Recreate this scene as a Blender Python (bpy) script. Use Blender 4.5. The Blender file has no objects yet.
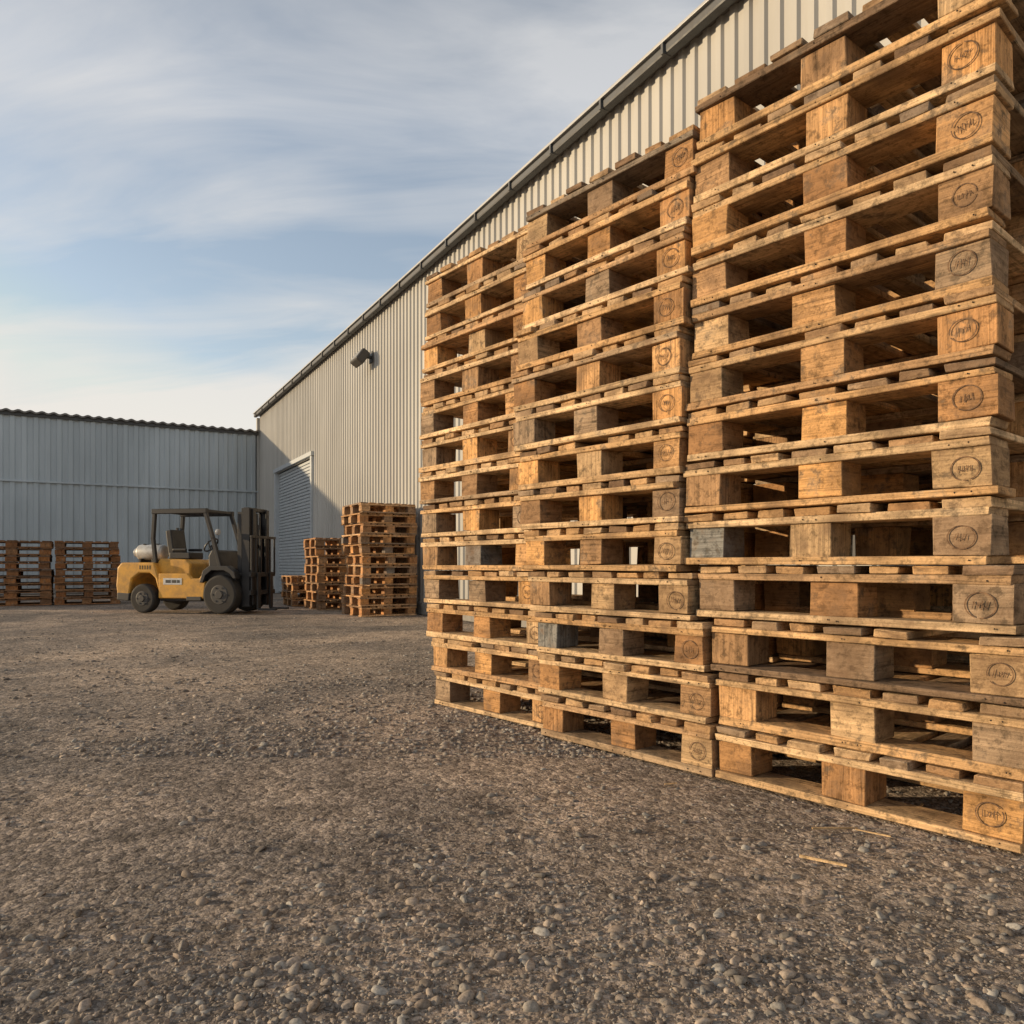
import bpy, math, random
import numpy as np
from mathutils import Vector, Matrix, noise as mnoise

random.seed(7); rng = np.random.default_rng(7)
scene = bpy.context.scene
scene.view_settings.view_transform = 'Standard'
scene.view_settings.look = 'None'
scene.view_settings.exposure = 0

H = 0.76          # eye height
P = 0.19          # pallet height

# ------------------------------------------------------------------ helpers
def new_mat(name):
    m = bpy.data.materials.new(name); m.use_nodes = True
    nt = m.node_tree
    return m, nt, nt.nodes['Principled BSDF']
def N(nt, t, **kw):
    n = nt.nodes.new(t)
    for k, v in kw.items(): setattr(n, k, v)
    return n
def L(nt, a, b): nt.links.new(a, b)
def MA(nt, op, a, b):
    q = N(nt, 'ShaderNodeMath', operation=op)
    for k, v in enumerate((a, b)):
        if hasattr(v, 'links'): L(nt, v, q.inputs[k])
        else: q.inputs[k].default_value = v
    return q.outputs[0]
def ramp(nt, stops):
    r = N(nt, 'ShaderNodeValToRGB')
    e = r.color_ramp.elements
    while len(e) < len(stops): e.new(0.5)
    for i, (p, c) in enumerate(stops):
        e[i].position = p
        e[i].color = (c, c, c, 1) if isinstance(c, (int, float)) else (*c, 1)
    return r
def mixc(nt, a, b, fac, mode='MIX'):
    m = N(nt, 'ShaderNodeMix', data_type='RGBA', blend_type=mode)
    for sock, v in ((m.inputs[0], fac), (m.inputs[6], a), (m.inputs[7], b)):
        if hasattr(v, 'links'): L(nt, v, sock)
        elif isinstance(v, (int, float)): sock.default_value = v
        else: sock.default_value = (*v, 1)
    return m.outputs[2]
def noise(nt, vec, scale, detail=4, rough=0.55, dist=0.0):
    n = N(nt, 'ShaderNodeTexNoise')
    n.inputs['Scale'].default_value = scale; n.inputs['Detail'].default_value = detail
    n.inputs['Roughness'].default_value = rough; n.inputs['Distortion'].default_value = dist
    if vec is not None: L(nt, vec, n.inputs['Vector'])
    return n.outputs['Fac']
def mapping(nt, vec, scale=(1, 1, 1), rot=(0, 0, 0), loc=(0, 0, 0)):
    m = N(nt, 'ShaderNodeMapping')
    m.inputs['Scale'].default_value = scale; m.inputs['Rotation'].default_value = rot
    m.inputs['Location'].default_value = loc
    L(nt, vec, m.inputs['Vector']); return m.outputs[0]
def bump(nt, height, strength, dist, normal=None):
    b = N(nt, 'ShaderNodeBump')
    b.inputs['Strength'].default_value = strength; b.inputs['Distance'].default_value = dist
    L(nt, height, b.inputs['Height'])
    if normal is not None: L(nt, normal, b.inputs['Normal'])
    return b.outputs[0]

# ------------------------------------------------------------------ materials
def wood_material():
    m, nt, bs = new_mat('weathered_wood')
    uv = N(nt, 'ShaderNodeUVMap'); uv.uv_map = 'UVMap'
    at = N(nt, 'ShaderNodeAttribute'); at.attribute_name = 'tint'
    tc = N(nt, 'ShaderNodeTexCoord')
    g1 = noise(nt, mapping(nt, uv.outputs[0], (2.6, 85, 1)), 1.0, 5, 0.7, 0.7)
    g3 = noise(nt, mapping(nt, uv.outputs[0], (3, 14, 1)), 1.0, 3, 0.6)
    r1 = ramp(nt, [(0.30, 0.36), (0.46, 0.90), (0.72, 1.32)]); L(nt, g1, r1.inputs[0])
    r3 = ramp(nt, [(0.3, 0.72), (0.7, 1.22)]); L(nt, g3, r3.inputs[0])
    c = mixc(nt, at.outputs['Color'], r1.outputs[0], 1.0, 'MULTIPLY')
    c = mixc(nt, c, r3.outputs[0], 1.0, 'MULTIPLY')
    # knots
    v = N(nt, 'ShaderNodeTexVoronoi'); v.inputs['Scale'].default_value = 1.0
    L(nt, mapping(nt, uv.outputs[0], (3.2, 9, 1)), v.inputs['Vector'])
    rk = ramp(nt, [(0.05, 0.3), (0.11, 1.0)]); L(nt, v.outputs['Distance'], rk.inputs[0])
    c = mixc(nt, c, rk.outputs[0], 0.85, 'MULTIPLY')
    # dirt blotches, then silver-grey sun bleaching
    w = noise(nt, tc.outputs['Object'], 7.5, 5, 0.75)
    rw = ramp(nt, [(0.51, 0.0), (0.64, 0.68)]); L(nt, w, rw.inputs[0])
    c = mixc(nt, c, (0.15, 0.095, 0.058), rw.outputs[0])
    rg = ramp(nt, [(0.34, 0.5), (0.44, 0.0)]); L(nt, w, rg.inputs[0])
    c = mixc(nt, c, (0.42, 0.33, 0.24), rg.outputs[0])
    w2 = noise(nt, tc.outputs['Object'], 30.0, 4, 0.75)
    rw2 = ramp(nt, [(0.37, 0.30), (0.52, 1.0)]); L(nt, w2, rw2.inputs[0])
    c = mixc(nt, c, rw2.outputs[0], 0.8, 'MULTIPLY')
    ed = MA(nt, 'MULTIPLY', at.outputs['Alpha'], 0.35)
    c = mixc(nt, c, (0.17, 0.095, 0.05), ed)
    L(nt, c, bs.inputs['Base Color'])
    bs.inputs['Roughness'].default_value = 0.85
    bs.inputs['Specular IOR Level'].default_value = 0.2
    L(nt, bump(nt, MA(nt, 'ADD', g1, w2), 0.8, 0.006), bs.inputs['Normal'])
    return m

def stamp_material():
    m, nt, bs = new_mat('burnt_stamp')
    tc = N(nt, 'ShaderNodeTexCoord')
    n1 = noise(nt, tc.outputs['Object'], 60, 4, .7)
    r = ramp(nt, [(.4, (.075, .042, .024)), (.62, (.22, .13, .07))]); L(nt, n1, r.inputs[0])
    L(nt, r.outputs[0], bs.inputs['Base Color']); bs.inputs['Roughness'].default_value = .9
    return m

def paint(name, col, rough=0.5, metal=0.0, dirt=0.5, dirtcol=(0.09, 0.07, 0.055), scale=6):
    m, nt, bs = new_mat(name)
    tc = N(nt, 'ShaderNodeTexCoord')
    n1 = noise(nt, tc.outputs['Object'], scale, 6, 0.7)
    r = ramp(nt, [(0.42, 0.0), (0.72, dirt)]); L(nt, n1, r.inputs[0])
    c = mixc(nt, col, dirtcol, r.outputs[0])
    L(nt, c, bs.inputs['Base Color'])
    rr = ramp(nt, [(0.3, rough * 0.8), (0.8, min(1, rough * 1.5))]); L(nt, n1, rr.inputs[0])
    L(nt, rr.outputs[0], bs.inputs['Roughness'])
    bs.inputs['Metallic'].default_value = metal
    return m

def cladding(name, col, dark):
    m, nt, bs = new_mat(name)
    tc = N(nt, 'ShaderNodeTexCoord')
    o = tc.outputs['Object']
    n1 = noise(nt, mapping(nt, o, (3.5, 3.5, 0.35)), 1.0, 5, 0.65)
    n2 = noise(nt, mapping(nt, o, (0.5, 0.5, 0.3)), 1.0, 3, 0.5)
    r = ramp(nt, [(0.35, 0.0), (0.75, 0.6)]); L(nt, n1, r.inputs[0])
    c = mixc(nt, col, dark, r.outputs[0])
    r2 = ramp(nt, [(0.3, 0.84), (0.7, 1.08)]); L(nt, n2, r2.inputs[0])
    c = mixc(nt, c, r2.outputs[0], 1.0, 'MULTIPLY')
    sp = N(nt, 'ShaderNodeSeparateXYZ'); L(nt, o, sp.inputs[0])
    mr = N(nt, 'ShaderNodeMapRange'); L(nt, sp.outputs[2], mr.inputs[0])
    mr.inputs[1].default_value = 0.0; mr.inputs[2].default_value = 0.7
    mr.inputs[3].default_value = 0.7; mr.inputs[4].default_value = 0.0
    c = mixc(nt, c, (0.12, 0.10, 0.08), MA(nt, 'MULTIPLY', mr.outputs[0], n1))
    L(nt, c, bs.inputs['Base Color'])
    bs.inputs['Roughness'].default_value = 0.55
    bs.inputs['Metallic'].default_value = 0.0
    bs.inputs['Specular IOR Level'].default_value = 0.35
    return m

WOOD = wood_material()
M_STAMP = stamp_material()
M_NAIL = paint('nail_steel', (0.06, 0.05, 0.045), 0.6, 0.6, 0.3)
M_CLAD = cladding('corrugated_cladding', (0.46, 0.455, 0.43), (0.32, 0.315, 0.30))
M_CLAD2 = cladding('corrugated_cladding_blue_grey', (0.46, 0.52, 0.56), (0.32, 0.37, 0.40))
M_DOOR = paint('roller_door_paint', (0.44, 0.48, 0.51), 0.5, 0.1, 0.35, (.25, .25, .25))
M_TRIM = paint('dark_trim', (0.07, 0.075, 0.08), 0.5, 0.2, 0.3)
M_FLASH = paint('metal_flashing', (0.38, 0.39, 0.40), 0.4, 0.3, 0.3, (.25, .25, .24))
M_ROOF = paint('roof_sheet', (0.16, 0.15, 0.14), 0.6, 0.2, 0.5)
M_CONC = paint('concrete_plinth', (0.26, 0.25, 0.23), 0.9, 0, 0.5)
M_YEL = paint('yellow_machine_paint', (0.70, 0.36, 0.05), 0.5, 0, 0.75, (0.20, 0.12, 0.06), 4)
M_BLK = paint('black_steel', (0.018, 0.018, 0.020), 0.5, 0.0, 0.25, (.05, .042, .035))
M_GREY = paint('grey_steel', (0.06, 0.058, 0.056), 0.55, 0.2, 0.4)
M_RUB = paint('tyre_rubber', (0.020, 0.019, 0.018), 0.85, 0, 0.4, (0.08, 0.066, 0.055), 9)
M_TANK = paint('gas_tank_paint', (0.55, 0.55, 0.53), 0.4, 0.1, 0.6)
M_WHITE = paint('white_plate', (0.62, 0.62, 0.60), 0.5, 0, 0.3)
M_GLASS = paint('lamp_glass', (0.45, 0.46, 0.46), 0.15, 0.0, 0.1)

# ------------------------------------------------------------------ mesh building
class MB:
    def __init__(s):
        s.v = []; s.f = []; s.uv = []; s.col = []; s.mi = []
    def box(s, M, c, d, axis=0, tint=(1, 1, 1), jit=0.0, mi=0):
        b = len(s.v)
        pts = []
        for k in range(8):
            q = [(-.5 if not (k >> i) & 1 else .5) * d[i] for i in range(3)]
            q = [q[i] + random.uniform(-jit, jit) for i in range(3)]
            pts.append(q)
            s.v.append(M @ Vector((c[0] + q[0], c[1] + q[1], c[2] + q[2])))
        ou, ov = random.uniform(0, 50), random.uniform(0, 50)
        o = [a for a in range(3) if a != axis]
        faces = [((0, 4, 6, 2), 0), ((1, 3, 7, 5), 0), ((0, 1, 5, 4), 1), ((2, 6, 7, 3), 1), ((0, 2, 3, 1), 2), ((4, 5, 7, 6), 2)]
        for idx, nax in faces:
            s.f.append([b + i for i in idx]); s.mi.append(mi)
            for i in idx:
                q = pts[i]
                if nax == axis:
                    s.uv.append((ou + q[o[0]] * 3, ov + q[o[1]] * 0.6)); s.col.append((*tint, 1.0))
                else:
                    s.uv.append((ou + q[axis], ov + q[o[0]] + q[o[1]] * 1.3)); s.col.append((*tint, 0.0))
    def poly(s, M, pts, tint=(1, 1, 1), mi=0):
        b = len(s.v)
        for q in pts: s.v.append(M @ Vector(q))
        s.f.append(list(range(b, b + len(pts)))); s.mi.append(mi)
        for q in pts: s.uv.append((q[0], q[2])); s.col.append((*tint, 0))
    def obj(s, name, mats, bevel=0.0, attrs=True):
        me = bpy.data.meshes.new(name)
        me.from_pydata([tuple(v) for v in s.v], [], s.f)
        if attrs:
            u = me.uv_layers.new(name='UVMap'); u.data.foreach_set('uv', np.array(s.uv, dtype=np.float32).ravel())
            a = me.attributes.new('tint', 'FLOAT_COLOR', 'CORNER'); a.data.foreach_set('color', np.array(s.col, dtype=np.float32).ravel())
        for m in mats: me.materials.append(m)
        me.polygons.foreach_set('material_index', s.mi)
        me.update()
        ob = bpy.data.objects.new(name, me); scene.collection.objects.link(ob)
        if bevel:
            md = ob.modifiers.new('bevel', 'BEVEL'); md.width = bevel; md.segments = 1; md.limit_method = 'ANGLE'
        return ob

FRESH = [(0.68, 0.45, 0.24), (0.63, 0.40, 0.20), (0.72, 0.51, 0.30), (0.60, 0.37, 0.18), (0.70, 0.49, 0.28)]
OLD = [(0.50, 0.32, 0.175), (0.45, 0.32, 0.20), (0.54, 0.33, 0.17), (0.40, 0.30, 0.205)]
DARK = [(0.25, 0.17, 0.11), (0.30, 0.20, 0.12), (0.28, 0.225, 0.17)]
BLOCK = [(0.58, 0.315, 0.13), (0.48, 0.26, 0.115), (0.62, 0.36, 0.165), (0.66, 0.37, 0.15), (0.43, 0.26, 0.135), (0.38, 0.27, 0.175), (0.56, 0.38, 0.21)]
def wood_tint(age, mul=(1, 1, 1), pal=None):
    r = random.random()
    if pal: c = random.choice(pal)
    elif r < age * 0.3: c = random.choice(DARK)
    elif r < age: c = random.choice(OLD)
    else: c = random.choice(FRESH)
    k = random.uniform(0.85, 1.12)
    return tuple(min(0.8, c[i] * k * mul[i]) for i in range(3))

def stamp(mb, M, cx, y, cz, r):
    cx += random.uniform(-.008, .008); cz += random.uniform(-.005, .005)
    n = 26; rot = random.uniform(-.25, .25)
    asp = random.uniform(.95, 1.12)
    gap0 = random.randrange(n)
    for k in range(n):
        if (k - gap0) % n < random.choice((0, 1, 3)): continue
        a0, a1 = 2 * math.pi * k / n, 2 * math.pi * (k + 1) / n
        ro, ri = r, r * 0.91
        mb.poly(M, [(cx + ro * asp * math.cos(a0), y, cz + ro * math.sin(a0)), (cx + ro * asp * math.cos(a1), y, cz + ro * math.sin(a1)),
                    (cx + ri * asp * math.cos(a1), y, cz + ri * math.sin(a1)), (cx + ri * asp * math.cos(a0), y, cz + ri * math.sin(a0))], mi=1)
    def bar(x0, z0, x1, z1, w):
        c_, s_ = math.cos(rot), math.sin(rot)
        x0, z0, x1, z1 = x0 * c_ - z0 * s_, x0 * s_ + z0 * c_, x1 * c_ - z1 * s_, x1 * s_ + z1 * c_
        d = Vector((x1 - x0, 0, z1 - z0)).normalized(); n_ = Vector((-d.z, 0, d.x)) * w * .5
        a = Vector((x0, 0, z0)); b = Vector((x1, 0, z1))
        mb.poly(M, [(cx + q.x * r, y, cz + q.z * r) for q in (a - n_, b - n_, b + n_, a + n_)], mi=1)
    for x in (-.45, -.12, .15, .45):
        k = random.uniform(.6, 1.1)
        bar(x - .08, -.34 * k, x + random.uniform(-.1, .1), .34 * k, .07)
        if random.random() < .7: bar(x - .06, .30 * k * random.choice((-1, 0, 1)), x + .2, random.uniform(-.2, .2), .06)

def pallet(mb, M, W, D, p, age, mul=(1, 1, 1), marks=False):
    """local: x along face 0..W, y depth 0..D (front face y=0), z 0..p"""
    tb, th, tc_, td = .135 * p, .585 * p, .125 * p, .135 * p
    j = 0.0032
    bw = W * 0.15; bd = D * 0.13
    xs = [bw / 2, W / 2 + random.uniform(-.02, .02), W - bw / 2]
    ys = [bd / 2, D / 2, D - bd / 2]
    pa = age
    for y in ys:
        wy = bd * random.uniform(.95, 1.08)
        mb.box(M, (W / 2 + random.uniform(-.010, .010), y + random.uniform(-.006, .004), tb / 2), (W + random.uniform(-.016, .016), wy, tb * random.uniform(.93, 1)), 0, wood_tint(pa * .7, mul), j)
    z = tb
    for ix, x in enumerate(xs):
        for iy, y in enumerate(ys):
            t = wood_tint(pa, mul, BLOCK)
            if random.random() < .035: t = (0.23 * mul[0], 0.225 * mul[1], 0.21 * mul[2])
            oy = random.uniform(0.0, .014)
            mb.box(M, (x + random.uniform(-.008, .008), y + (oy if iy == 0 else -oy if iy == 2 else 0), z + th / 2), (bw * random.uniform(.93, 1.03), bd, th + .0004), random.choice((0, 2, 1)), t, j)
            if marks and iy == 0 and ix == 2 and random.random() < .9:
                stamp(mb, M, x, oy - .0045, z + th / 2, th * random.uniform(.29, .34))
    z += th
    for y in ys:
        mb.box(M, (W / 2 + random.uniform(-.008, .008), y + random.uniform(-.006, .004), z + tc_ / 2), (W + random.uniform(-.016, .016), bd * 1.03, tc_), 0, wood_tint(pa, mul), j)
    z += tc_
    widths = [random.choice([.105, .12, .085, .095]) for _ in range(7)]
    widths[0] = widths[-1] = .125; widths[3] = .12
    gap = (1 - sum(widths)) / 6; pos = 0
    for w in widths:
        if not (0.1 < pos < 0.8 and random.random() < .04):
            mb.box(M, ((pos + w / 2) * W, D / 2 + random.uniform(-.018, .012), z + td / 2), (w * W, D + random.uniform(-.03, .008), td * random.uniform(.9, 1)), 1, wood_tint(pa + .15, mul), j)
        pos += w + gap
    if marks:
        for x in xs:
            for dx in (-.025, .02):
                for zz in (tb * .5, tb + th + tc_ * .5):
                    if random.random() < .35: continue
                    mb.box(M, (x + dx + random.uniform(-.012, .012), -.006, zz + random.uniform(-.003, .003)), (.005, .006, .005), 0, (1, 1, 1), 0, mi=2)

def stack(name, origin, d, W0, D, loff, roff, n, pz, ages, mul=(1, 1, 1), marks=False, bevel=.0022, jit=.006, yj=.006, lean=0.0):
    ang = math.atan2(d[1], d[0])
    mb = MB()
    for k in range(n):
        lo, ro = loff[k], roff[k]
        ox = origin[0] + d[0] * lo; oy = origin[1] + d[1] * lo
        M = Matrix.Translation(Vector((ox, oy, 0.001 + k * pz))) @ Matrix.Rotation(ang + random.uniform(-yj, yj), 4, 'Z') @ \
            Matrix.Translation(Vector((0, random.uniform(-jit, jit), 0)))
        M = M @ Matrix.Rotation(random.uniform(-.002, .002), 4, 'Y')
        pallet(mb, M, W0 + ro - lo, D, pz * .992, ages[k % len(ages)], mul, marks)
    ob = mb.obj(name, [WOOD, M_STAMP, M_NAIL], bevel)
    o = Vector((origin[0], origin[1], 0))
    ob.data.transform(Matrix.Translation(-o)); ob.location = o
    return ob

d = Vector((.65, -.76)).normalized()
sc = lambda l: [a * P for a in l]
A3 = [.2, .3, .3, .15, .1, .3, .1, .4, .2, .2, .45, .3, .65]
stack('wooden_pallet_stack', (3.89 * P, 14.15 * P), d, 4.88 * P, 1.05,
      sc([0, -.05, -.15, -.5, -.75, -.74, -.7, -.66, -.62, -.6, -.58, -.55, -.45]),
      sc([.05, .12, .16, -.06, -.34, -.30, -.28, -.28, -.36, -.33, -.28, -.28, -.25]), 13, P, A3, marks=True, jit=.010, yj=.009)
A2 = [.3, .25, .35, .2, .2, .3, .35, .2, .15, .3, .4, .3, .7]
stack('wooden_pallet_stack', (.68 * P, 17.7 * P), d, 4.5 * P, 1.05,
      sc([0, -.14, -.24, -.5, -.6, -.7, -.83, -.9, -1.0, -.8, -.7, -.65, -.6]),
      sc([.2, .15, .05, -.3, -.54, -.54, -.5, -.46, -.5, -.42, -.4, -.35, -.25]), 13, P * .968, A2, marks=True, jit=.010, yj=.009)
A1 = [.2, .25, .2, .25, .3, .2, .25, .25, .2, .3, .2, .3, .5]
stack('wooden_pallet_stack', (-2.19 * P, 21.6 * P), d, 4.6 * P, 1.05,
      sc([-.1, -.2, -.55, -.7, -.75, -.75, -.8, -.8, -.8, -.75, -.6, -.6, -.55]),
      sc([.13, 0, -.1, -.35, -.45, -.55, -.68, -.75, -.85, -.65, -.55, -.5, -.45]), 13, P * .962, A1, marks=True, jit=.010, yj=.009)

WD = Vector((.493, -.870)).normalized()
LD = Vector((.870, .493)).normalized()
def rnd(n, a=.025): return [random.uniform(-a, a) for _ in range(n)]
def bstack(o, W, n, pz, ages, mul, D=.9):
    stack('wooden_pallet_stack', o, LD, W, D, rnd(n), rnd(n), n, pz, ages, mul, bevel=0, jit=.02, yj=.03)
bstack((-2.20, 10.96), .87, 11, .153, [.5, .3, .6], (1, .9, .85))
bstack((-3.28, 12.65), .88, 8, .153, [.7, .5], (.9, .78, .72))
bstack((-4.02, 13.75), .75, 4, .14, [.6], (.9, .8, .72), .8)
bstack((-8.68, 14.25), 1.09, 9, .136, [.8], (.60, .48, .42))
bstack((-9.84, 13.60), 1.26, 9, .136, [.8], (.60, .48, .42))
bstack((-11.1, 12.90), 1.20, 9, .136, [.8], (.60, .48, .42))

# ------------------------------------------------------------------ buildings
C = Vector((-7.52, 22.4))
def child(ob, parent):
    ob.parent = parent; return ob
def empty(name, loc=(0, 0, 0), rotz=0):
    e = bpy.data.objects.new(name, None); scene.collection.objects.link(e)
    e.location = loc; e.rotation_euler = (0, 0, rotz); return e

def corrugated(name, length, z0, z1, mat, pitch=.2, depth=.035, holes=(), y0=0.0):
    prof = [(0, 0), (.42, 0), (.52, -depth), (.88, -depth)]
    xs = []; n = int(length / pitch) + 1
    for i in range(n):
        for u, y in prof:
            x = (i + u) * pitch
            if x <= length: xs.append((x, y))
    v = []; f = []
    def seg(a, b, zz0, zz1):
        k = len(v)
        v.extend([(a[0], a[1] + y0, zz0), (b[0], b[1] + y0, zz0), (b[0], b[1] + y0, zz1), (a[0], a[1] + y0, zz1)])
        f.append((k, k + 1, k + 2, k + 3))
    for a, b in zip(xs[:-1], xs[1:]):
        zz0 = z0
        mid = (a[0] + b[0]) / 2
        for hx0, hx1, hz in holes:
            if hx0 < mid < hx1: zz0 = max(zz0, hz)
        seg(a, b, zz0, z1)
    me = bpy.data.meshes.new(name); me.from_pydata(v, [], f); me.materials.append(mat); me.update()
    ob = bpy.data.objects.new(name, me); scene.collection.objects.link(ob)
    return ob

def simple_boxes(name, boxes, mat, bevel=0.0, segs=2):
    mb = MB()
    for b in boxes:
        M = Matrix.Identity(4)
        c = b[:3]
        if len(b) > 6:
            M = Matrix.Translation(Vector(c)) @ Matrix.Rotation(b[6], 4, 'Y'); c = (0, 0, 0)
        mb.box(M, c, b[3:6])
    ob = mb.obj(name, [mat], 0, attrs=False)
    if bevel:
        md = ob.modifiers.new('b', 'BEVEL'); md.width = bevel; md.segments = segs; md.limit_method = 'ANGLE'
    return ob

HT = 5.24; LEN = 34.0
wa = math.atan2(WD[1], WD[0])
WH = empty('corrugated_metal_warehouse', (C[0], C[1], 0), wa)
dx0, dx1, dh = 2.3, 6.06, 3.23
DEP = 22.0
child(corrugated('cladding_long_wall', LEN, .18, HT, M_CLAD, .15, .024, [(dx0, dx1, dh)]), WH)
child(simple_boxes('concrete_base', [((dx0) / 2, .05, .09, dx0, .18, .18), ((dx1 + LEN) / 2, .05, .09, LEN - dx1, .18, .18)], M_CONC, .01), WH)
child(simple_boxes('wall_shell', [(dx0 / 2, .13, HT / 2 + .05, dx0, .12, HT - .1), ((dx1 + LEN) / 2, .13, HT / 2 + .05, LEN - dx1, .12, HT - .1),
    ((dx0 + dx1) / 2, .13, (dh + .05 + HT) / 2, dx1 - dx0, .12, HT - dh - .05),
    (LEN - .1, DEP / 2, HT / 2, .2, DEP - .5, HT - .05), (.1, DEP / 2, HT / 2, .2, DEP - .5, HT - .05), (LEN / 2, DEP - .1, HT / 2, LEN, .2, HT - .05)], M_CLAD2), WH)
mb = MB()
ov = .14
for (ya, za, yb, zb) in ((-ov, HT + .02, DEP / 2, HT + 1.1), (DEP / 2, HT + 1.1, DEP + .2, HT + .02)):
    I = Matrix.Identity(4)
    mb.poly(I, [(-.1, ya, za), (LEN + .1, ya, za), (LEN + .1, yb, zb), (-.1, yb, zb)])
    mb.poly(I, [(-.1, ya, za - .05), (-.1, yb, zb - .05), (LEN + .1, yb, zb - .05), (LEN + .1, ya, za - .05)])
for xx in (-.1, LEN + .1):
    I = Matrix.Identity(4)
    mb.poly(I, [(xx, -ov, HT - .04), (xx, DEP + .2, HT - .04), (xx, DEP / 2, HT + 1.1)])
child(mb.obj('roof', [M_ROOF], attrs=False), WH)
child(simple_boxes('gutter', [(LEN / 2, -.115, HT - .02, LEN + .3, .09, .09)], M_TRIM, .02), WH)
child(simple_boxes('gutter_brackets', [(x * .9 + .2, -.135, HT - .02, .03, .10, .10) for x in range(37)], M_TRIM, .004), WH)
child(simple_boxes('eaves_flashing', [(LEN / 2, -.10, HT + .048, LEN + .32, .16, .03)], M_FLASH, .004), WH)
child(simple_boxes('corner_flashing', [(-.02, -.03, HT / 2, .12, .14, HT - .2)], M_CLAD, .004), WH)
mb = MB()
n = 40; I = Matrix.Identity(4)
for i in range(n):
    z0 = .03 + i * (dh - .03) / n; hgt = (dh - .03) / n
    mb.box(I, ((dx0 + dx1) / 2, .055, z0 + hgt * .5), (dx1 - dx0 - .1, .03, hgt * .80))
mb.box(I, ((dx0 + dx1) / 2, .08, dh / 2), (dx1 - dx0 - .1, .02, dh - .05))
child(mb.obj('roller_door', [M_DOOR], .006, attrs=False), WH)
child(simple_boxes('door_frame', [(dx0 - .0, .0, dh / 2 + .02, .12, .14, dh + .04), (dx1 + .0, .0, dh / 2 + .02, .12, .14, dh + .04),
                                  ((dx0 + dx1) / 2, -.01, dh + .07, dx1 - dx0 + .2, .16, .10)], M_DOOR, .006), WH)
fl = empty('floodlight'); fl.parent = WH; fl.location = (10.15, 0, 4.45)
child(simple_boxes('bracket', [(0, -.10, .06, .06, .2, .05), (0, -.035, .06, .18, .02, .2)], M_TRIM, .005), fl)
h = simple_boxes('lamp_head', [(0, 0, 0, .40, .16, .26)], M_GREY, .03); h.location = (0, -.24, .02); h.rotation_euler = (math.radians(-35), 0, 0); child(h, fl)
g = simple_boxes('lamp_glass', [(0, -.084, 0, .35, .012, .21)], M_GLASS, .004); g.location = (0, -.24, .02); g.rotation_euler = (math.radians(-35), 0, 0); child(g, fl)

LH = 4.70; LL = 15.4
la = math.atan2(LD[1], LD[0])
O2 = C - LD * (LL + .06)
LB = empty('low_corrugated_shed', (O2[0], O2[1], 0), la)
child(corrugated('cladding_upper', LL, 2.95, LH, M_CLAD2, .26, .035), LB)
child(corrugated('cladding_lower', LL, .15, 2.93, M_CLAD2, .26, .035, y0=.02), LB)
child(simple_boxes('seam_flashing', [(LL / 2, -.005, 2.94, LL, .09, .05)], M_CLAD2, .004), LB)
child(simple_boxes('concrete_base', [(LL / 2, .06, .075, LL, .16, .15)], M_CONC, .01), LB)
child(simple_boxes('wall_shell', [(LL / 2, .15, LH / 2, LL, .14, LH - .05), (.07, 5, LH / 2, .14, 9.5, LH - .05), (LL / 2, 9.9, LH / 2, LL, .14, LH - .05)], M_CLAD2), LB)
mb = MB(); nW = int(LL / .045)
for i in range(nW):
    x0, x1 = i * .045, (i + 1) * .045
    w = lambda x: .024 * math.sin(2 * math.pi * x / .26)
    a0, a1 = LH + .05 + w(x0), LH + .05 + w(x1)
    I = Matrix.Identity(4)
    mb.poly(I, [(x0, -.16, a0), (x1, -.16, a1), (x1, 10.1, a1 + .3), (x0, 10.1, a0 + .3)])
    mb.poly(I, [(x0, -.16, a0 - .05), (x0, -.16, a0), (x1, -.16, a1), (x1, -.16, a1 - .05)][::-1])
    mb.poly(I, [(x0, -.16, a0 - .05), (x1, -.16, a1 - .05), (x1, 10.1, a1 + .25), (x0, 10.1, a0 + .25)][::-1])
child(mb.obj('roof', [M_ROOF], attrs=False), LB)
child(simple_boxes('fascia', [(LL / 2, -.06, LH - .03, LL, .04, .10)], M_TRIM, .004), LB)

# ------------------------------------------------------------------ forklift
import bmesh
def cyl(name, r, depth, mat, loc=(0, 0, 0), axis='Y', segs=32, bevel=.02, r2=None):
    bm = bmesh.new()
    bmesh.ops.create_cone(bm, cap_ends=True, segments=segs, radius1=r, radius2=r if r2 is None else r2, depth=depth)
    me = bpy.data.meshes.new(name); bm.to_mesh(me); bm.free(); me.materials.append(mat)
    for p_ in me.polygons: p_.use_smooth = len(p_.vertices) == 4
    ob = bpy.data.objects.new(name, me); scene.collection.objects.link(ob)
    ob.location = loc
    if axis == 'Y': ob.rotation_euler = (math.pi / 2, 0, 0)
    if axis == 'X': ob.rotation_euler = (0, math.pi / 2, 0)
    if bevel:
        md = ob.modifiers.new('b', 'BEVEL'); md.width = bevel; md.segments = 3; md.limit_method = 'ANGLE'
    return ob
def prism(name, prof, y0, y1, mat, bevel=.02):
    n_ = len(prof)
    v = [(x, y0, z) for x, z in prof] + [(x, y1, z) for x, z in prof]
    f = [tuple(range(n_)), tuple(range(2 * n_ - 1, n_ - 1, -1))]
    for i in range(n_):
        k = (i + 1) % n_; f.append((i, i + n_, k + n_, k))
    me = bpy.data.meshes.new(name); me.from_pydata(v, [], f)
    bm = bmesh.new(); bm.from_mesh(me); bmesh.ops.recalc_face_normals(bm, faces=bm.faces); bm.to_mesh(me); bm.free()
    me.materials.append(mat)
    ob = bpy.data.objects.new(name, me); scene.collection.objects.link(ob)
    if bevel:
        md = ob.modifiers.new('b', 'BEVEL'); md.width = bevel; md.segments = 3; md.limit_method = 'ANGLE'
    return ob
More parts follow.
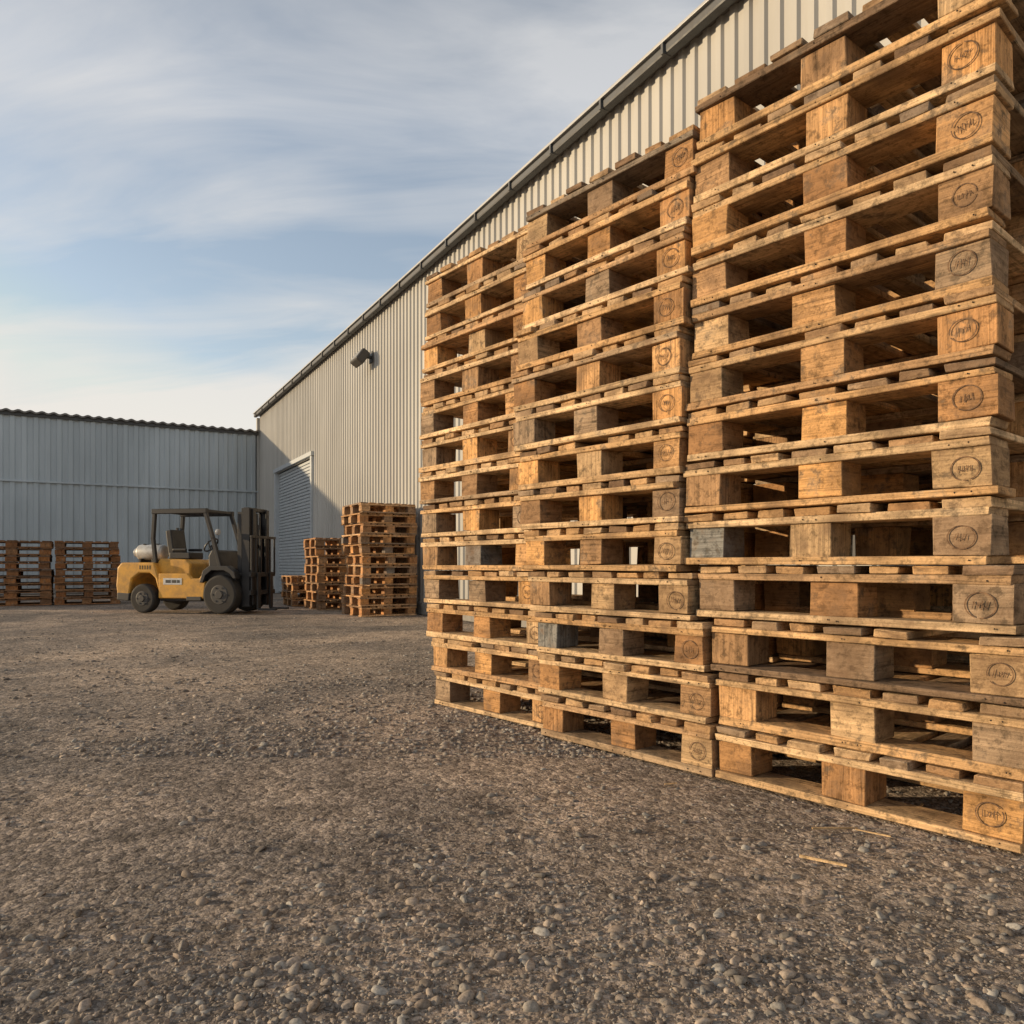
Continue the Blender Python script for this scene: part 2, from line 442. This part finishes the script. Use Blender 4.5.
def beam(name, pts, w, mat, y):
    mb = MB()
    for a, b in zip(pts[:-1], pts[1:]):
        A = Vector((a[0], y, a[1])); B = Vector((b[0], y, b[1])); dd = B - A
        M = Matrix.Translation((A + B) / 2) @ Matrix.Rotation(math.atan2(-dd.z, dd.x), 4, 'Y')
        mb.box(M, (0, 0, 0), (dd.length + w * .6, w, w))
    return mb.obj(name, [mat], .01, attrs=False)

FK = empty('forklift', (-6.26, 12.40, 0), math.radians(-11)); FK.scale = (.74, .785, .785)
hw = .56
F = []
F.append(prism('counterweight', [(.06, .34), (.03, .55), (.06, .92), (.16, 1.02), (.95, 1.02), (1.0, .9), (1.08, .62), (1.05, .45), (.98, .70), (.86, .80), (.60, .80), (.42, .68), (.36, .40), (.34, .30), (.12, .28)], -hw, hw, M_YEL, .035))
F.append(prism('counterweight_base', [(.05, .26), (.07, .42), (.37, .40), (.34, .24)], -hw - .004, hw + .004, M_GREY, .02))
F.append(prism('engine_hood', [(.92, .55), (.94, 1.02), (1.0, 1.10), (1.62, 1.08), (1.72, 1.0), (1.74, .58)], -.44, .44, M_YEL, .03))
F.append(prism('chassis', [(1.02, .24), (1.06, .66), (1.75, .66), (1.82, .62), (2.1, .62), (2.16, .85), (2.62, .86), (2.80, .72), (2.84, .5), (2.92, .46), (2.9, .3), (2.78, .26), (2.2, .24)], -hw + .10, hw - .10, M_BLK, .02))
for sgn in (-1, 1):
    y0, y1 = (sgn * (hw - .10), sgn * hw)
    F.append(prism('side_panel', [(1.06, .30), (1.06, .80), (1.74, .80), (1.84, .70), (2.02, .70), (2.10, .80), (2.16, .60), (2.12, .30)], min(y0, y1), max(y0, y1), M_YEL, .02))
    F.append(prism('step', [(1.74, .26), (1.74, .34), (2.08, .34), (2.08, .26)], min(y0, y1) - .03, max(y0, y1) + .03, M_GREY, .01))
    F.append(prism('front_fender', [(2.06, .62), (2.14, .86), (2.28, .95), (2.70, .95), (2.86, .84), (2.90, .70), (2.84, .70), (2.76, .80), (2.62, .86), (2.34, .86), (2.20, .76), (2.14, .62)], min(y0, y1) - .05, max(y0, y1) + .03, M_BLK, .012))
    F.append(beam('overhead_guard_post_rear', [(.92, 1.03), (.86, 1.5), (.90, 2.03)], .075, M_BLK, sgn * .46))
    F.append(beam('overhead_guard_post_front', [(2.10, 2.03), (2.28, 1.50), (2.46, .90)], .075, M_BLK, sgn * .46))
    F.append(beam('roof_rail', [(.88, 2.05), (2.12, 2.05)], .10, M_BLK, sgn * .46))
    for nm, x, r, w in (('rear_wheel', .70, .295, .22), ('front_wheel', 2.53, .385, .27)):
        F.append(cyl(nm + '_tyre', r, w, M_RUB, (x, sgn * (hw - .07), r), segs=40, bevel=.045))
        F.append(cyl(nm + '_rim', r * .52, w + .012, M_GREY, (x, sgn * (hw - .07), r), bevel=.02))
        F.append(cyl(nm + '_hub', r * .22, w + .05, M_GREY, (x, sgn * (hw - .07), r), bevel=.01))
        for k in range(6):
            a = k * math.pi / 3
            F.append(cyl('lug', .018, w + .03, M_BLK, (x + r * .38 * math.cos(a), sgn * (hw - .07), r + r * .38 * math.sin(a)), segs=8, bevel=0))
    F.append(simple_boxes('mast_outer_channel', [(2.98, sgn * .36, 1.12, .19, .04, 1.96), (2.895, sgn * .33, 1.12, .02, .10, 1.96), (3.065, sgn * .33, 1.12, .02, .10, 1.96)], M_BLK, .004))
    F.append(simple_boxes('mast_inner_channel', [(2.80, sgn * .28, 1.10, .10, .05, 1.86), (3.10, sgn * .26, 1.13, .03, .10, 1.92)], M_BLK, .004))
    F.append(cyl('lift_cylinder', .045, 1.6, M_GREY, (2.88, sgn * .20, 1.0), axis='Z', segs=14, bevel=0))
    F.append(beam('tilt_cylinder', [(2.3, .66), (2.92, .80)], .06, M_GREY, sgn * .33))
    F.append(simple_boxes('fork', [(3.20, sgn * .24, .45, .04, .11, .72), (3.40, sgn * .24, .085, .40, .11, .035)], M_BLK, .006))
    F.append(cyl('head_lamp', .06, .06, M_GLASS, (2.42, sgn * .50, 1.62), axis='X', segs=16, bevel=.01))
F.append(simple_boxes('mast_crossbars', [(2.98, 0, 2.08, .12, .72, .07), (2.90, 0, 1.35, .05, .70, .08), (2.95, 0, .35, .08, .70, .10)], M_BLK, .006))
F.append(simple_boxes('carriage', [(3.14, 0, .42, .05, .95, .09), (3.14, 0, .78, .05, .95, .09), (3.12, .36, .6, .04, .06, .4), (3.12, -.36, .6, .04, .06, .4)], M_BLK, .006))
F.append(simple_boxes('load_backrest', [(3.16, y, 1.15, .03, .03, .75) for y in (-.45, -.27, -.09, .09, .27, .45)] + [(3.16, 0, 1.53, .04, .95, .05)], M_BLK, .004))
F.append(simple_boxes('lift_chains', [(3.03, y, 1.2, .02, .03, 1.6) for y in (-.08, .08)], M_GREY, 0))
F.append(simple_boxes('overhead_guard_roof', [(.92 + i * .15, 0, 2.06, .035, .88, .05) for i in range(9)], M_BLK, .006))
F.append(simple_boxes('seat', [(1.32, 0, 1.16, .50, .48, .14), (1.08, 0, 1.42, .14, .46, .54, -.15), (1.35, .26, 1.28, .34, .05, .06), (1.35, -.26, 1.28, .34, .05, .06)], M_BLK, .04, 3))
F.append(prism('dashboard', [(2.14, .62), (2.12, 1.15), (2.20, 1.28), (2.32, 1.26), (2.44, .9), (2.44, .62)], -.40, .40, M_BLK, .03))
F.append(beam('steering_column', [(2.16, 1.15), (1.93, 1.36)], .05, M_BLK, 0))
bpy.ops.mesh.primitive_torus_add(major_radius=.17, minor_radius=.016, major_segments=28, minor_segments=8, location=(1.92, 0, 1.38), rotation=(0, math.radians(-48), 0))
sw = bpy.context.object; sw.name = 'steering_wheel'; sw.data.materials.append(M_BLK); F.append(sw)
F.append(beam('control_lever', [(2.12, 1.2), (2.02, 1.45)], .02, M_BLK, -.25)); F.append(beam('control_lever', [(2.15, 1.2), (2.06, 1.45)], .02, M_BLK, -.32))
F.append(cyl('gas_tank', .165, .66, M_TANK, (.52, -.05, 1.23), axis='X', segs=28, bevel=.07))
F.append(cyl('gas_tank_collar', .09, .10, M_TANK, (.16, -.05, 1.23), axis='X', segs=18, bevel=.01))
F.append(simple_boxes('tank_bracket', [(.36, -.05, 1.05, .05, .40, .10), (.68, -.05, 1.05, .05, .40, .10), (.36, -.05, 1.40, .04, .14, .02), (.68, -.05, 1.40, .04, .14, .02)], M_BLK, .005))
F.append(simple_boxes('name_plate', [(1.40, -.563, .64, .44, .008, .13)], M_WHITE, .003))
F.append(simple_boxes('plate_mark', [(1.30, -.568, .64, .12, .006, .06), (1.44, -.568, .64, .10, .006, .06), (1.54, -.568, .64, .06, .006, .06)], M_GREY))
F.append(beam('exhaust', [(.80, 1.0), (.80, 1.75)], .05, M_GREY, .40))
F.append(simple_boxes('hood_louvres', [(.62 + i * .06, -.5615, .92, .02, .006, .08) for i in range(5)], M_BLK))
for o in F: o.parent = FK

# ------------------------------------------------------------------ ground
ph = [(rng.uniform(0, 6.28), rng.uniform(0, 6.28), s, a) for s, a in ((.35, .012), (.8, .008), (1.7, .005), (3.3, .0032), (6.1, .002), (9.5, .0014), (2.4, .004))]
def gz(x, y):
    z = 0
    for th, off, s, a in ph:
        z = z + a * np.sin((x * math.cos(th) + y * math.sin(th)) * s * 2 + off + 1.3 * np.sin(x * s * .7 + y * s * .9 + th))
    return z * .40 - .010
n = 440; a_ = 6.0
u = np.linspace(-1, 1, n)
g = 320 * np.sinh(a_ * u) / math.sinh(a_)
X, Y = np.meshgrid(g, g + 4.0)
Z = gz(X, Y) * (np.hypot(X, Y) < 60)
verts = np.stack([X, Y, Z], -1).reshape(-1, 3)
i, j = np.meshgrid(np.arange(n - 1), np.arange(n - 1)); b = (j * n + i).ravel()
faces = np.stack([b, b + 1, b + n + 1, b + n], -1)
me = bpy.data.meshes.new('gravel_ground'); me.vertices.add(len(verts)); me.vertices.foreach_set('co', verts.ravel())
me.loops.add(len(faces) * 4); me.loops.foreach_set('vertex_index', faces.ravel().astype(np.int32))
me.polygons.add(len(faces)); me.polygons.foreach_set('loop_start', np.arange(0, len(faces) * 4, 4, dtype=np.int32))
me.update(calc_edges=True); me.polygons.foreach_set('use_smooth', [True] * len(faces))
gr = bpy.data.objects.new('gravel_ground', me); scene.collection.objects.link(gr)
m, nt, bs = new_mat('packed_gravel')
tc = N(nt, 'ShaderNodeTexCoord'); o = tc.outputs['Object']
big = noise(nt, o, .5, 5, .62, .4)
med = noise(nt, o, 3.5, 6, .75)
fine = noise(nt, o, 140, 4, .75)
r = ramp(nt, [(.38, (.17, .148, .13)), (.5, (.28, .23, .188)), (.64, (.44, .345, .265))]); L(nt, big, r.inputs[0])
r2 = ramp(nt, [(.32, .6), (.5, 1.0), (.7, 1.2)]); L(nt, med, r2.inputs[0])
c = mixc(nt, r.outputs[0], r2.outputs[0], 1, 'MULTIPLY')
rf = ramp(nt, [(.3, .5), (.5, 1.0), (.7, 1.4)]); L(nt, fine, rf.inputs[0])
c = mixc(nt, c, rf.outputs[0], .9, 'MULTIPLY')
wn = N(nt, 'ShaderNodeTexNoise'); wn.inputs['Scale'].default_value = 30; L(nt, o, wn.inputs['Vector'])
wv = N(nt, 'ShaderNodeVectorMath', operation='SCALE'); L(nt, wn.outputs['Color'], wv.inputs[0]); wv.inputs['Scale'].default_value = .02
wa_ = N(nt, 'ShaderNodeVectorMath', operation='ADD'); L(nt, o, wa_.inputs[0]); L(nt, wv.outputs[0], wa_.inputs[1])
ow = wa_.outputs[0]
vo = N(nt, 'ShaderNodeTexVoronoi'); vo.inputs['Scale'].default_value = 110; L(nt, ow, vo.inputs['Vector'])
vo2 = N(nt, 'ShaderNodeTexVoronoi'); vo2.inputs['Scale'].default_value = 38; L(nt, ow, vo2.inputs['Vector'])
bw = N(nt, 'ShaderNodeRGBToBW'); L(nt, vo.outputs['Color'], bw.inputs[0])
r3 = ramp(nt, [(.2, .5), (.8, 1.5)]); L(nt, bw.outputs[0], r3.inputs[0])
c = mixc(nt, c, r3.outputs[0], .7, 'MULTIPLY')
bw2 = N(nt, 'ShaderNodeRGBToBW'); L(nt, vo2.outputs['Color'], bw2.inputs[0])
r4 = ramp(nt, [(.2, .6), (.8, 1.4)]); L(nt, bw2.outputs[0], r4.inputs[0])
c = mixc(nt, c, r4.outputs[0], .8, 'MULTIPLY')
L(nt, c, bs.inputs['Base Color']); bs.inputs['Roughness'].default_value = .92; bs.inputs['Specular IOR Level'].default_value = .2
hsum = MA(nt, 'MULTIPLY', vo2.outputs['Distance'], -.010)
hsum = MA(nt, 'ADD', hsum, MA(nt, 'MULTIPLY', vo.outputs['Distance'], -.0035))
hsum = MA(nt, 'ADD', hsum, MA(nt, 'MULTIPLY', fine, .004))
hsum = MA(nt, 'ADD', hsum, MA(nt, 'MULTIPLY', med, .035))
L(nt, bump(nt, hsum, .85, 1.0), bs.inputs['Normal'])
gr.data.materials.append(m)

def tmpl(sub):
    bm = bmesh.new(); bmesh.ops.create_icosphere(bm, subdivisions=sub, radius=1)
    v = np.array([p_.co[:] for p_ in bm.verts]); f = np.array([[q.index for q in t.verts] for t in bm.faces]); bm.free()
    return v, f
def scatter(count, ymin, ymax, sub, smin, smax, pw, name_v, name_f, name_c, base, emb=(-.30, .12), facets=0, k0=.04, bright=1.0):
    v0, f0 = tmpl(sub)
    inv_ = rng.uniform(1 / ymax, 1 / ymin, count); yy = 1 / inv_
    xx = rng.uniform(-1.0, 1.0, count) * yy
    dens = .5 + .5 * np.sin(xx * 1.7 + 1.2 * np.sin(yy * 1.3)) * np.sin(yy * 1.1 + .8 * np.sin(xx * 2.1))
    dens2 = .5 + .5 * np.sin(xx * 5.1 + 1.7 * np.sin(yy * 3.3) + 2) * np.sin(yy * 4.1 + 1.1 * np.sin(xx * 4.7))
    keep = rng.uniform(0, 1, count) < k0 + .85 * dens * (.3 + .9 * dens2)
    xx, yy = xx[keep], yy[keep]; k = len(xx)
    s = smin * (smax / smin) ** (rng.uniform(0, 1, k) ** pw)
    V = np.repeat(v0[None], k, 0)
    if facets:
        for _ in range(facets):
            nn_ = rng.normal(size=(k, 1, 3)); nn_ /= np.linalg.norm(nn_, axis=-1, keepdims=True) if False else np.sqrt((nn_ ** 2).sum(-1, keepdims=True))
            ex = (V * nn_).sum(-1, keepdims=True) - rng.uniform(.35, .8, (k, 1, 1))
            V = V - np.maximum(ex, 0) * nn_
        V = V * (1 + rng.uniform(-.05, .05, (k, len(v0), 1)))
    else:
        V = V * (1 + rng.uniform(-.30, .30, (k, len(v0), 1)))
    V = V * (s[:, None, None] * np.stack([rng.uniform(.8, 1.5, k), rng.uniform(.65, 1.1, k), rng.uniform(.4, .8, k)], -1)[:, None, :])
    t = rng.uniform(0, 6.28, k); tl = rng.uniform(-.5, .5, k)
    cx, sx = np.cos(tl), np.sin(tl); ct, st = np.cos(t), np.sin(t)
    x, y, z = V[..., 0], V[..., 1], V[..., 2]
    y, z = y * cx[:, None] - z * sx[:, None], y * sx[:, None] + z * cx[:, None]
    x, y = x * ct[:, None] - y * st[:, None], x * st[:, None] + y * ct[:, None]
    V = np.stack([x + xx[:, None], y + yy[:, None], z + (gz(xx, yy) + s * rng.uniform(emb[0], emb[1], k))[:, None]], -1)
    name_v.append(V.reshape(-1, 3)); Fc = (f0[None] + (np.arange(k) * len(v0))[:, None, None] + base).reshape(-1, 3); name_f.append(Fc)
    pal = np.array([(.25, .225, .20), (.30, .255, .215), (.19, .17, .155), (.37, .31, .255), (.27, .22, .18), (.34, .32, .29), (.20, .17, .145), (.26, .235, .205)])
    cc = pal[rng.integers(0, len(pal), k)] * rng.uniform(.65, 1.12, (k, 1)) * bright
    name_c.append(np.repeat(np.concatenate([cc, np.ones((k, 1))], 1), len(v0), 0))
    return base + k * len(v0)
vs, fs, cs = [], [], []
base = scatter(14000, .9, 3.8, 2, .006, .018, 1.5, vs, fs, cs, 0, facets=7, k0=.10, bright=1.05)
base = scatter(65000, .9, 5.0, 1, .0016, .006, 1.0, vs, fs, cs, base)
base = scatter(50000, 3.0, 16.0, 1, .005, .020, 1.7, vs, fs, cs, base, k0=.10, bright=1.05)
vs = np.concatenate(vs); fs = np.concatenate(fs); cs = np.concatenate(cs)
me = bpy.data.meshes.new('gravel_stones'); me.vertices.add(len(vs)); me.vertices.foreach_set('co', vs.astype(np.float32).ravel())
me.loops.add(len(fs) * 3); me.loops.foreach_set('vertex_index', fs.ravel().astype(np.int32))
me.polygons.add(len(fs)); me.polygons.foreach_set('loop_start', np.arange(0, len(fs) * 3, 3, dtype=np.int32))
me.update(calc_edges=True)
at = me.attributes.new('tint', 'FLOAT_COLOR', 'POINT'); at.data.foreach_set('color', cs.astype(np.float32).ravel())
st = bpy.data.objects.new('gravel_stones', me); scene.collection.objects.link(st)
m, nt, bs = new_mat('stone')
a = N(nt, 'ShaderNodeAttribute'); a.attribute_name = 'tint'
tc = N(nt, 'ShaderNodeTexCoord'); nn = noise(nt, tc.outputs['Object'], 160, 3, .7)
rr = ramp(nt, [(.3, .6), (.7, 1.25)]); L(nt, nn, rr.inputs[0])
L(nt, mixc(nt, a.outputs['Color'], rr.outputs[0], 1, 'MULTIPLY'), bs.inputs['Base Color'])
bs.inputs['Roughness'].default_value = .88; bs.inputs['Specular IOR Level'].default_value = .25
st.data.materials.append(m)

mb = MB()
for (x, y, ln, ang, w, hh) in ((.80, 1.93, .115, -.50, .008, .006), (.93, 2.16, .14, .12, .006, .005), (1.02, 2.12, .09, -.5, .005, .004), (1.28, 2.35, .06, .9, .006, .005), (.55, 2.6, .05, .4, .005, .004)):
    M = Matrix.Translation(Vector((x, y, float(gz(x, y)) + .013))) @ Matrix.Rotation(ang, 4, 'Z') @ Matrix.Rotation(.04, 4, 'Y')
    mb.box(M, (0, 0, 0), (ln, w, hh), 0, (.75, .52, .28), .001)
mb.obj('wood_splinters', [WOOD])

# ------------------------------------------------------------------ light, sky
AZ, EL = math.radians(180), math.radians(10)
S = Vector((math.cos(AZ) * math.cos(EL), math.sin(AZ) * math.cos(EL), math.sin(EL)))
sun = bpy.data.lights.new('sun', 'SUN'); sun.energy = 5.0; sun.angle = math.radians(.6); sun.color = (1.0, .75, .46)
so = bpy.data.objects.new('sun', sun); scene.collection.objects.link(so); so.rotation_euler = S.to_track_quat('Z', 'Y').to_euler()

w = bpy.data.worlds.new('World'); scene.world = w; w.use_nodes = True
nt = w.node_tree; bg = nt.nodes['Background']
sky = N(nt, 'ShaderNodeTexSky', sky_type='NISHITA'); sky.sun_disc = False
sky.sun_elevation = EL; sky.sun_rotation = math.atan2(S.x, S.y); sky.air_density = 1.0; sky.dust_density = .6; sky.ozone_density = 1.5
tc = N(nt, 'ShaderNodeTexCoord')
sp = N(nt, 'ShaderNodeSeparateXYZ'); L(nt, tc.outputs['Generated'], sp.inputs[0])
def M2(op, a, b): return MA(nt, op, a, b)
zz = M2('MAXIMUM', M2('ADD', sp.outputs[2], .22), .05)
cb = N(nt, 'ShaderNodeCombineXYZ'); L(nt, M2('DIVIDE', sp.outputs[0], zz), cb.inputs[0]); L(nt, M2('DIVIDE', sp.outputs[1], zz), cb.inputs[1])
c1 = noise(nt, mapping(nt, cb.outputs[0], (.6, 1.2, 1), (0, 0, math.radians(34)), (1.3, 4.2, 0)), 1.0, 4, .5, .4)
c2 = noise(nt, mapping(nt, cb.outputs[0], (1.0, 3.0, 1), (0, 0, math.radians(38)), (0, 5, 0)), 1.5, 6, .58, .6)
sm = M2('ADD', c1, M2('MULTIPLY', c2, .5))
hz = N(nt, 'ShaderNodeMapRange'); L(nt, sp.outputs[2], hz.inputs[0]); hz.inputs[1].default_value = 0; hz.inputs[2].default_value = .5
hz.inputs[3].default_value = .15; hz.inputs[4].default_value = .045
sm = M2('ADD', sm, hz.outputs[0])
cr = ramp(nt, [(.62, 0.14), (.74, .5), (.87, .93)]); L(nt, sm, cr.inputs[0])
hr = N(nt, 'ShaderNodeMapRange'); L(nt, sp.outputs[2], hr.inputs[0]); hr.inputs[1].default_value = .0; hr.inputs[2].default_value = 1.0
cc = ramp(nt, [(0, (1.0, .91, .78)), (.18, (.90, .86, .80)), (.5, (.72, .73, .75)), (1, (.30, .32, .34))]); L(nt, hr.outputs[0], cc.inputs[0])
BS = .13
cgain = N(nt, 'ShaderNodeVectorMath', operation='SCALE'); L(nt, cc.outputs[0], cgain.inputs[0]); cgain.inputs['Scale'].default_value = .95 / BS
sgain = N(nt, 'ShaderNodeVectorMath', operation='MULTIPLY'); L(nt, sky.outputs[0], sgain.inputs[0]); sgain.inputs[1].default_value = (2.15, 1.85, 1.7)
cap = N(nt, 'ShaderNodeVectorMath', operation='MINIMUM'); L(nt, sgain.outputs[0], cap.inputs[0]); cap.inputs[1].default_value = (.76 / BS, .74 / BS, .72 / BS)
zen = ramp(nt, [(.5, 1.0), (.85, .5)]); L(nt, hr.outputs[0], zen.inputs[0])
skyc = mixc(nt, cap.outputs[0], zen.outputs[0], 1.0, 'MULTIPLY')
final = mixc(nt, skyc, cgain.outputs[0], cr.outputs[0])
L(nt, final, bg.inputs['Color']); bg.inputs['Strength'].default_value = BS

# ------------------------------------------------------------------ camera
cam = bpy.data.cameras.new('camera'); co = bpy.data.objects.new('camera', cam); scene.collection.objects.link(co)
cam.sensor_width = 36; cam.lens = 750 / 1024 * 36
cam.shift_y = 53 / 1024
cam.clip_end = 1500; cam.clip_start = .05
co.location = (0, 0, H); co.rotation_euler = (math.pi / 2, 0, 0)
scene.camera = co
